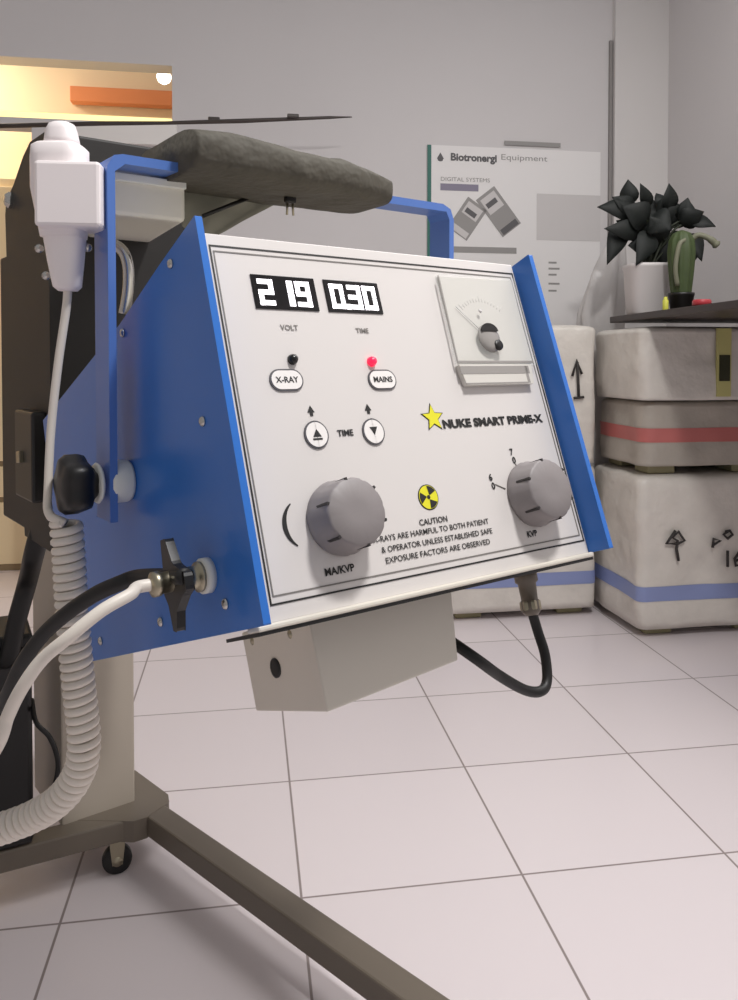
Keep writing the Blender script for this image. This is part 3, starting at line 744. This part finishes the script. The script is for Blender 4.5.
def gadget(px, py, ang, w, l, flip):
    a, z = pa(px, py); sc_ = (pa(px+1, py)[0]-a)
    ca, sa = math.cos(ang), math.sin(ang)
    f = lambda x, y, e: PO(a + (x*ca - y*sa)*sc_, z + (x*sa + y*ca)*sc_, e)
    g_ = obj('printed_device', MB().box((-w/2, -l/2, .0062), (w/2, l/2, .0072), f), M['postergrey'], po, bevel=.0005)
    obj('printed_device_top', MB().box((-w/2+3, 2, .0072), (w/2-3, l/2-3, .0078), f), M['posterpale'], g_)
    obj('printed_device_screen', MB().box((-w/2+5, l/2-14, .0078), (w/2-6, l/2-9, .0083), f), M['posterdark'], g_)
    obj('printed_device_base', MB().box((-w/2+2, -l/2+1, .0072), (w/2-2, -l/2+7, .0078), f), M['posterdark' if flip else 'posterpale'], g_)
gadget(467, 219, -.60, 23, 36, False); gadget(498, 212, .66, 23, 44, True)

# ------------------------------------------------------------------ counter and what stands on it
CZ0, CZ1 = 1.075, 1.098
cN = V((.948, 2.10, 0)); cFa = V((.848, 3.05, 0)); ed = (cFa-cN).normalized()
k = []
for z in (CZ0, CZ1):
    k += [cN + UZ*z - ed*.25, room(RW-.006, -.52, z), room(RW-.006, .60, z), cFa + UZ*z]
t = obj('counter', MB().hexa(k), M['counter'], bevel=.003); tag(t, 'dark brown wooden counter along the right wall above the cartons', 'counter')

pt = thing('potted_plant', 'leafy dark plant in a white square pot on the counter', 'potted plant', at(647, 318, 2.96))
pb = V((at(647, 300, 2.96).x, 2.96, CZ1))
mb = MB()
prof = [(.062, 0), (.066, .01), (.076, .165), (.079, .17), (.079, .182), (.072, .182), (.068, .15)]
vs = []; n = 32
for r_, h in prof:
    for j in range(n):
        a = 2*math.pi*j/n; ca, sa = math.cos(a), math.sin(a); vs.append(pb + V((math.copysign(abs(ca)**.5, ca)*r_, math.copysign(abs(sa)**.5, sa)*r_, h)))
mb.add(vs, [(i*n+j, i*n+(j+1) % n, (i+1)*n+(j+1) % n, (i+1)*n+j) for i in range(len(prof)-1) for j in range(n)] + [tuple(range(n-1, -1, -1))], True)
obj('pot', mb, M['pot'], pt)
mb = MB(); mb.lathe(pb + UZ*.140, UZ, [(.066, 0), (.066, .015), (.03, .02)], 20); obj('soil', mb, M['soil'], pt)
def leafmesh(mb, base, tipv, w, nrm, fold=.25, droop=.2):
    base = V(base); tipv = V(tipv); ax = tipv-base; sd = ax.cross(V(nrm)).normalized(); up = sd.cross(ax).normalized(); n = 8; vs = []
    for i in range(n+1):
        t = i/n; wd = w*math.sin(math.pi*min(1, t**.75))*(1.05-.25*t) + .0004
        c = base + ax*t - UZ*droop*ax.length*t*t*.6 + up*.1*ax.length*math.sin(math.pi*t)
        vs += [c - sd*wd + up*wd*fold, c, c + sd*wd + up*wd*fold]
    fs = []
    for i in range(n):
        for j in range(2): fs.append((i*3+j, i*3+j+1, (i+1)*3+j+1, (i+1)*3+j))
    mb.add(vs, fs, True)
mb = MB(); ms = MB(); top = pb + UZ*.155
PX = lambda px, py, dy=0: at(px, py, 2.96+dy)
leaves = [((640, 214), (597, 204), .060), ((630, 205), (628, 179), .045), ((648, 208), (640, 181), .032), ((640, 232), (604, 228), .050), ((622, 224), (607, 262), .050), ((668, 212), (669, 181), .042), ((662, 206), (656, 192), .030),
          ((678, 222), (704, 209), .055), ((684, 234), (702, 258), .055), ((692, 240), (690, 264), .040), ((650, 232), (636, 262), .055), ((660, 236), (664, 266), .060), ((648, 222), (622, 206), .07), ((662, 224), (690, 206), .07), ((655, 228), (652, 198), .06),
          ((645, 246), (628, 244), .050), ((672, 244), (688, 232), .05), ((655, 256), (642, 250), .05), ((664, 240), (650, 216), .06), ((640, 236), (616, 220), .06), ((682, 222), (688, 196), .045), ((650, 218), (672, 230), .07), ((640, 220), (660, 236), .07), ((668, 226), (644, 240), .07),
          ((632, 212), (612, 194), .045), ((676, 210), (698, 214), .05), ((690, 222), (716, 224), .040), ((656, 214), (680, 204), .055), ((648, 252), (650, 268), .04), ((672, 250), (678, 268), .04)]
for i, (b_, t_, w) in enumerate(leaves):
    dy = R.uniform(-.09, .07)
    B_ = PX(*b_, dy*.4); T_ = PX(*t_, dy)
    leafmesh(mb, B_, T_, w*.78, V((R.uniform(-.35, .35), -1, R.uniform(-.2, .5))), R.uniform(.05, .25), R.uniform(0, .2))
    ms.tube(catmull([pb + V((R.uniform(-.03, .03), R.uniform(-.03, .03), .155)), (pb+UZ*.2).lerp(B_, .55) + UZ*.02, B_, B_.lerp(T_, .3)], 4), .004, 6)
o = obj('foliage', mb, M['leaf'], pt); sd = o.modifiers.new('thick', 'SOLIDIFY'); sd.thickness = .0012
obj('stems', ms, M['stem'], pt)

ct = thing('potted_cactus', 'small upright green cactus in a black pot beside the leafy plant', 'potted plant', at(681, 312, 2.82))
cb = V((at(681, 305, 2.80).x, 2.80, CZ1))
mb = MB(); mb.lathe(cb, UZ, [(.030, 0), (.034, .004), (.042, .058), (.044, .060), (.044, .068), (.036, .068), (.034, .05)], 22); obj('pot', mb, M['black'], ct)
rib = lambda t, h: 1 + .07*math.cos(9*t)
mb = MB(); mb.lathe(cb+UZ*.045, UZ, [(.030, 0), (.033, .03), (.040, .10), (.044, .16), (.040, .20), (.028, .225), (.008, .235)], 45, True, rib); obj('cactus_body', mb, M['cactus'], ct)
mb = MB(); mb.tube(catmull([cb+V((.02, 0, .235)), cb+V((.05, -.01, .262)), cb+V((.085, -.02, .25)), cb+V((.115, -.02, .225))], 6), [.010]*13+[.012]*4+[.016, .010], 10); obj('side_branch', mb, M['cactusgrey'], ct)
mb = MB(); mb.tube(catmull([cb+V((-.025, -.035, .09)), cb+V((-.034, -.04, .15)), cb+V((-.022, -.04, .225)), cb+V((.002, -.03, .245))], 5), .008, 8); obj('pale_shoot', mb, M['cactusgrey'], ct)
p = V((at(665.5, 300, 2.76).x, 2.76, CZ1)); mb = MB(); mb.lathe(p, UZ, [(.009, 0), (.010, .003), (.010, .04), (.006, .044), (.006, .052)], 14)
t = obj('small_bottle', mb, M['yellowtag']); tag(t, 'tiny yellow bottle on the counter, left of the black cactus pot', 'bottle')
p = V((.39*2.42, 2.42, CZ1)); mb = MB(); mb.lathe(p, UZ, [(.024, 0), (.027, .003), (.027, .014), (.024, .018), (.010, .019)], 22)
t = obj('red_container', mb, M['redlid']); tag(t, 'low red container on the counter, right of the black cactus pot', 'container')
# crumpled white plastic bag standing behind
mb = MB(); vs = []; n = 40; bp_ = V((at(600, 320, 3.26).x, 3.26, 0))
zz = [.0, .5, 1.06, 1.12, 1.2, 1.28, 1.34, 1.39, 1.42]
for i, z in enumerate(zz):
    w_ = [.075, .08, .085, .085, .078, .065, .05, .035, .02][i]; sh = [0, 0, 0, .0, .015, .03, .045, .06, .075][i]
    for j in range(n):
        a = 2*math.pi*j/n; rr = 1 + .16*math.sin(5*a+i*.5) + .12*noise.noise(V((math.cos(a)*2, math.sin(a)*2, z*5)))
        vs.append(bp_ + V((sh + w_*rr*math.cos(a), .6*w_*rr*math.sin(a), z)))
mb.add(vs, [(i*n+j, i*n+(j+1) % n, (i+1)*n+(j+1) % n, (i+1)*n+j) for i in range(len(zz)-1) for j in range(n)] + [tuple(range(n-1, -1, -1)), tuple((len(zz)-1)*n+j for j in range(n))], True)
t = obj('plastic_bag', mb, M['bag']); tag(t, 'crumpled white plastic bag behind the cartons, left of the plant pot', 'bag')

# ------------------------------------------------------------------ light
w = bpy.data.worlds.new('room_ambient'); sc.world = w; w.use_nodes = True
w.node_tree.nodes['Background'].inputs['Color'].default_value = (1, .985, .98, 1); w.node_tree.nodes['Background'].inputs['Strength'].default_value = .38
def area(name, loc, aim, size, e, col=(1, .98, .965)):
    l = bpy.data.lights.new(name, 'AREA'); l.energy = e; l.color = col; l.size = size; l.shape = 'SQUARE'
    o = bpy.data.objects.new(name, l); COL.objects.link(o); o.location = loc
    o.rotation_euler = (V(aim)-V(loc)).to_track_quat('-Z', 'Y').to_euler(); return o
area('ceiling_key_fill', (.60, .40, 2.65), (.45, .45, 0), .22, 42)
area('ceiling_key_fill', (1.1, 1.75, 2.68), (1.0, 1.8, 0), 1.0, 22)  # added fill without a known fixture, brightens back wall and cartons
area('warm_room_lamp', room(-1.3, BW+.45, 2.6), room(-1.3, BW+.5, 0), .5, 19, (1, .83, .63))
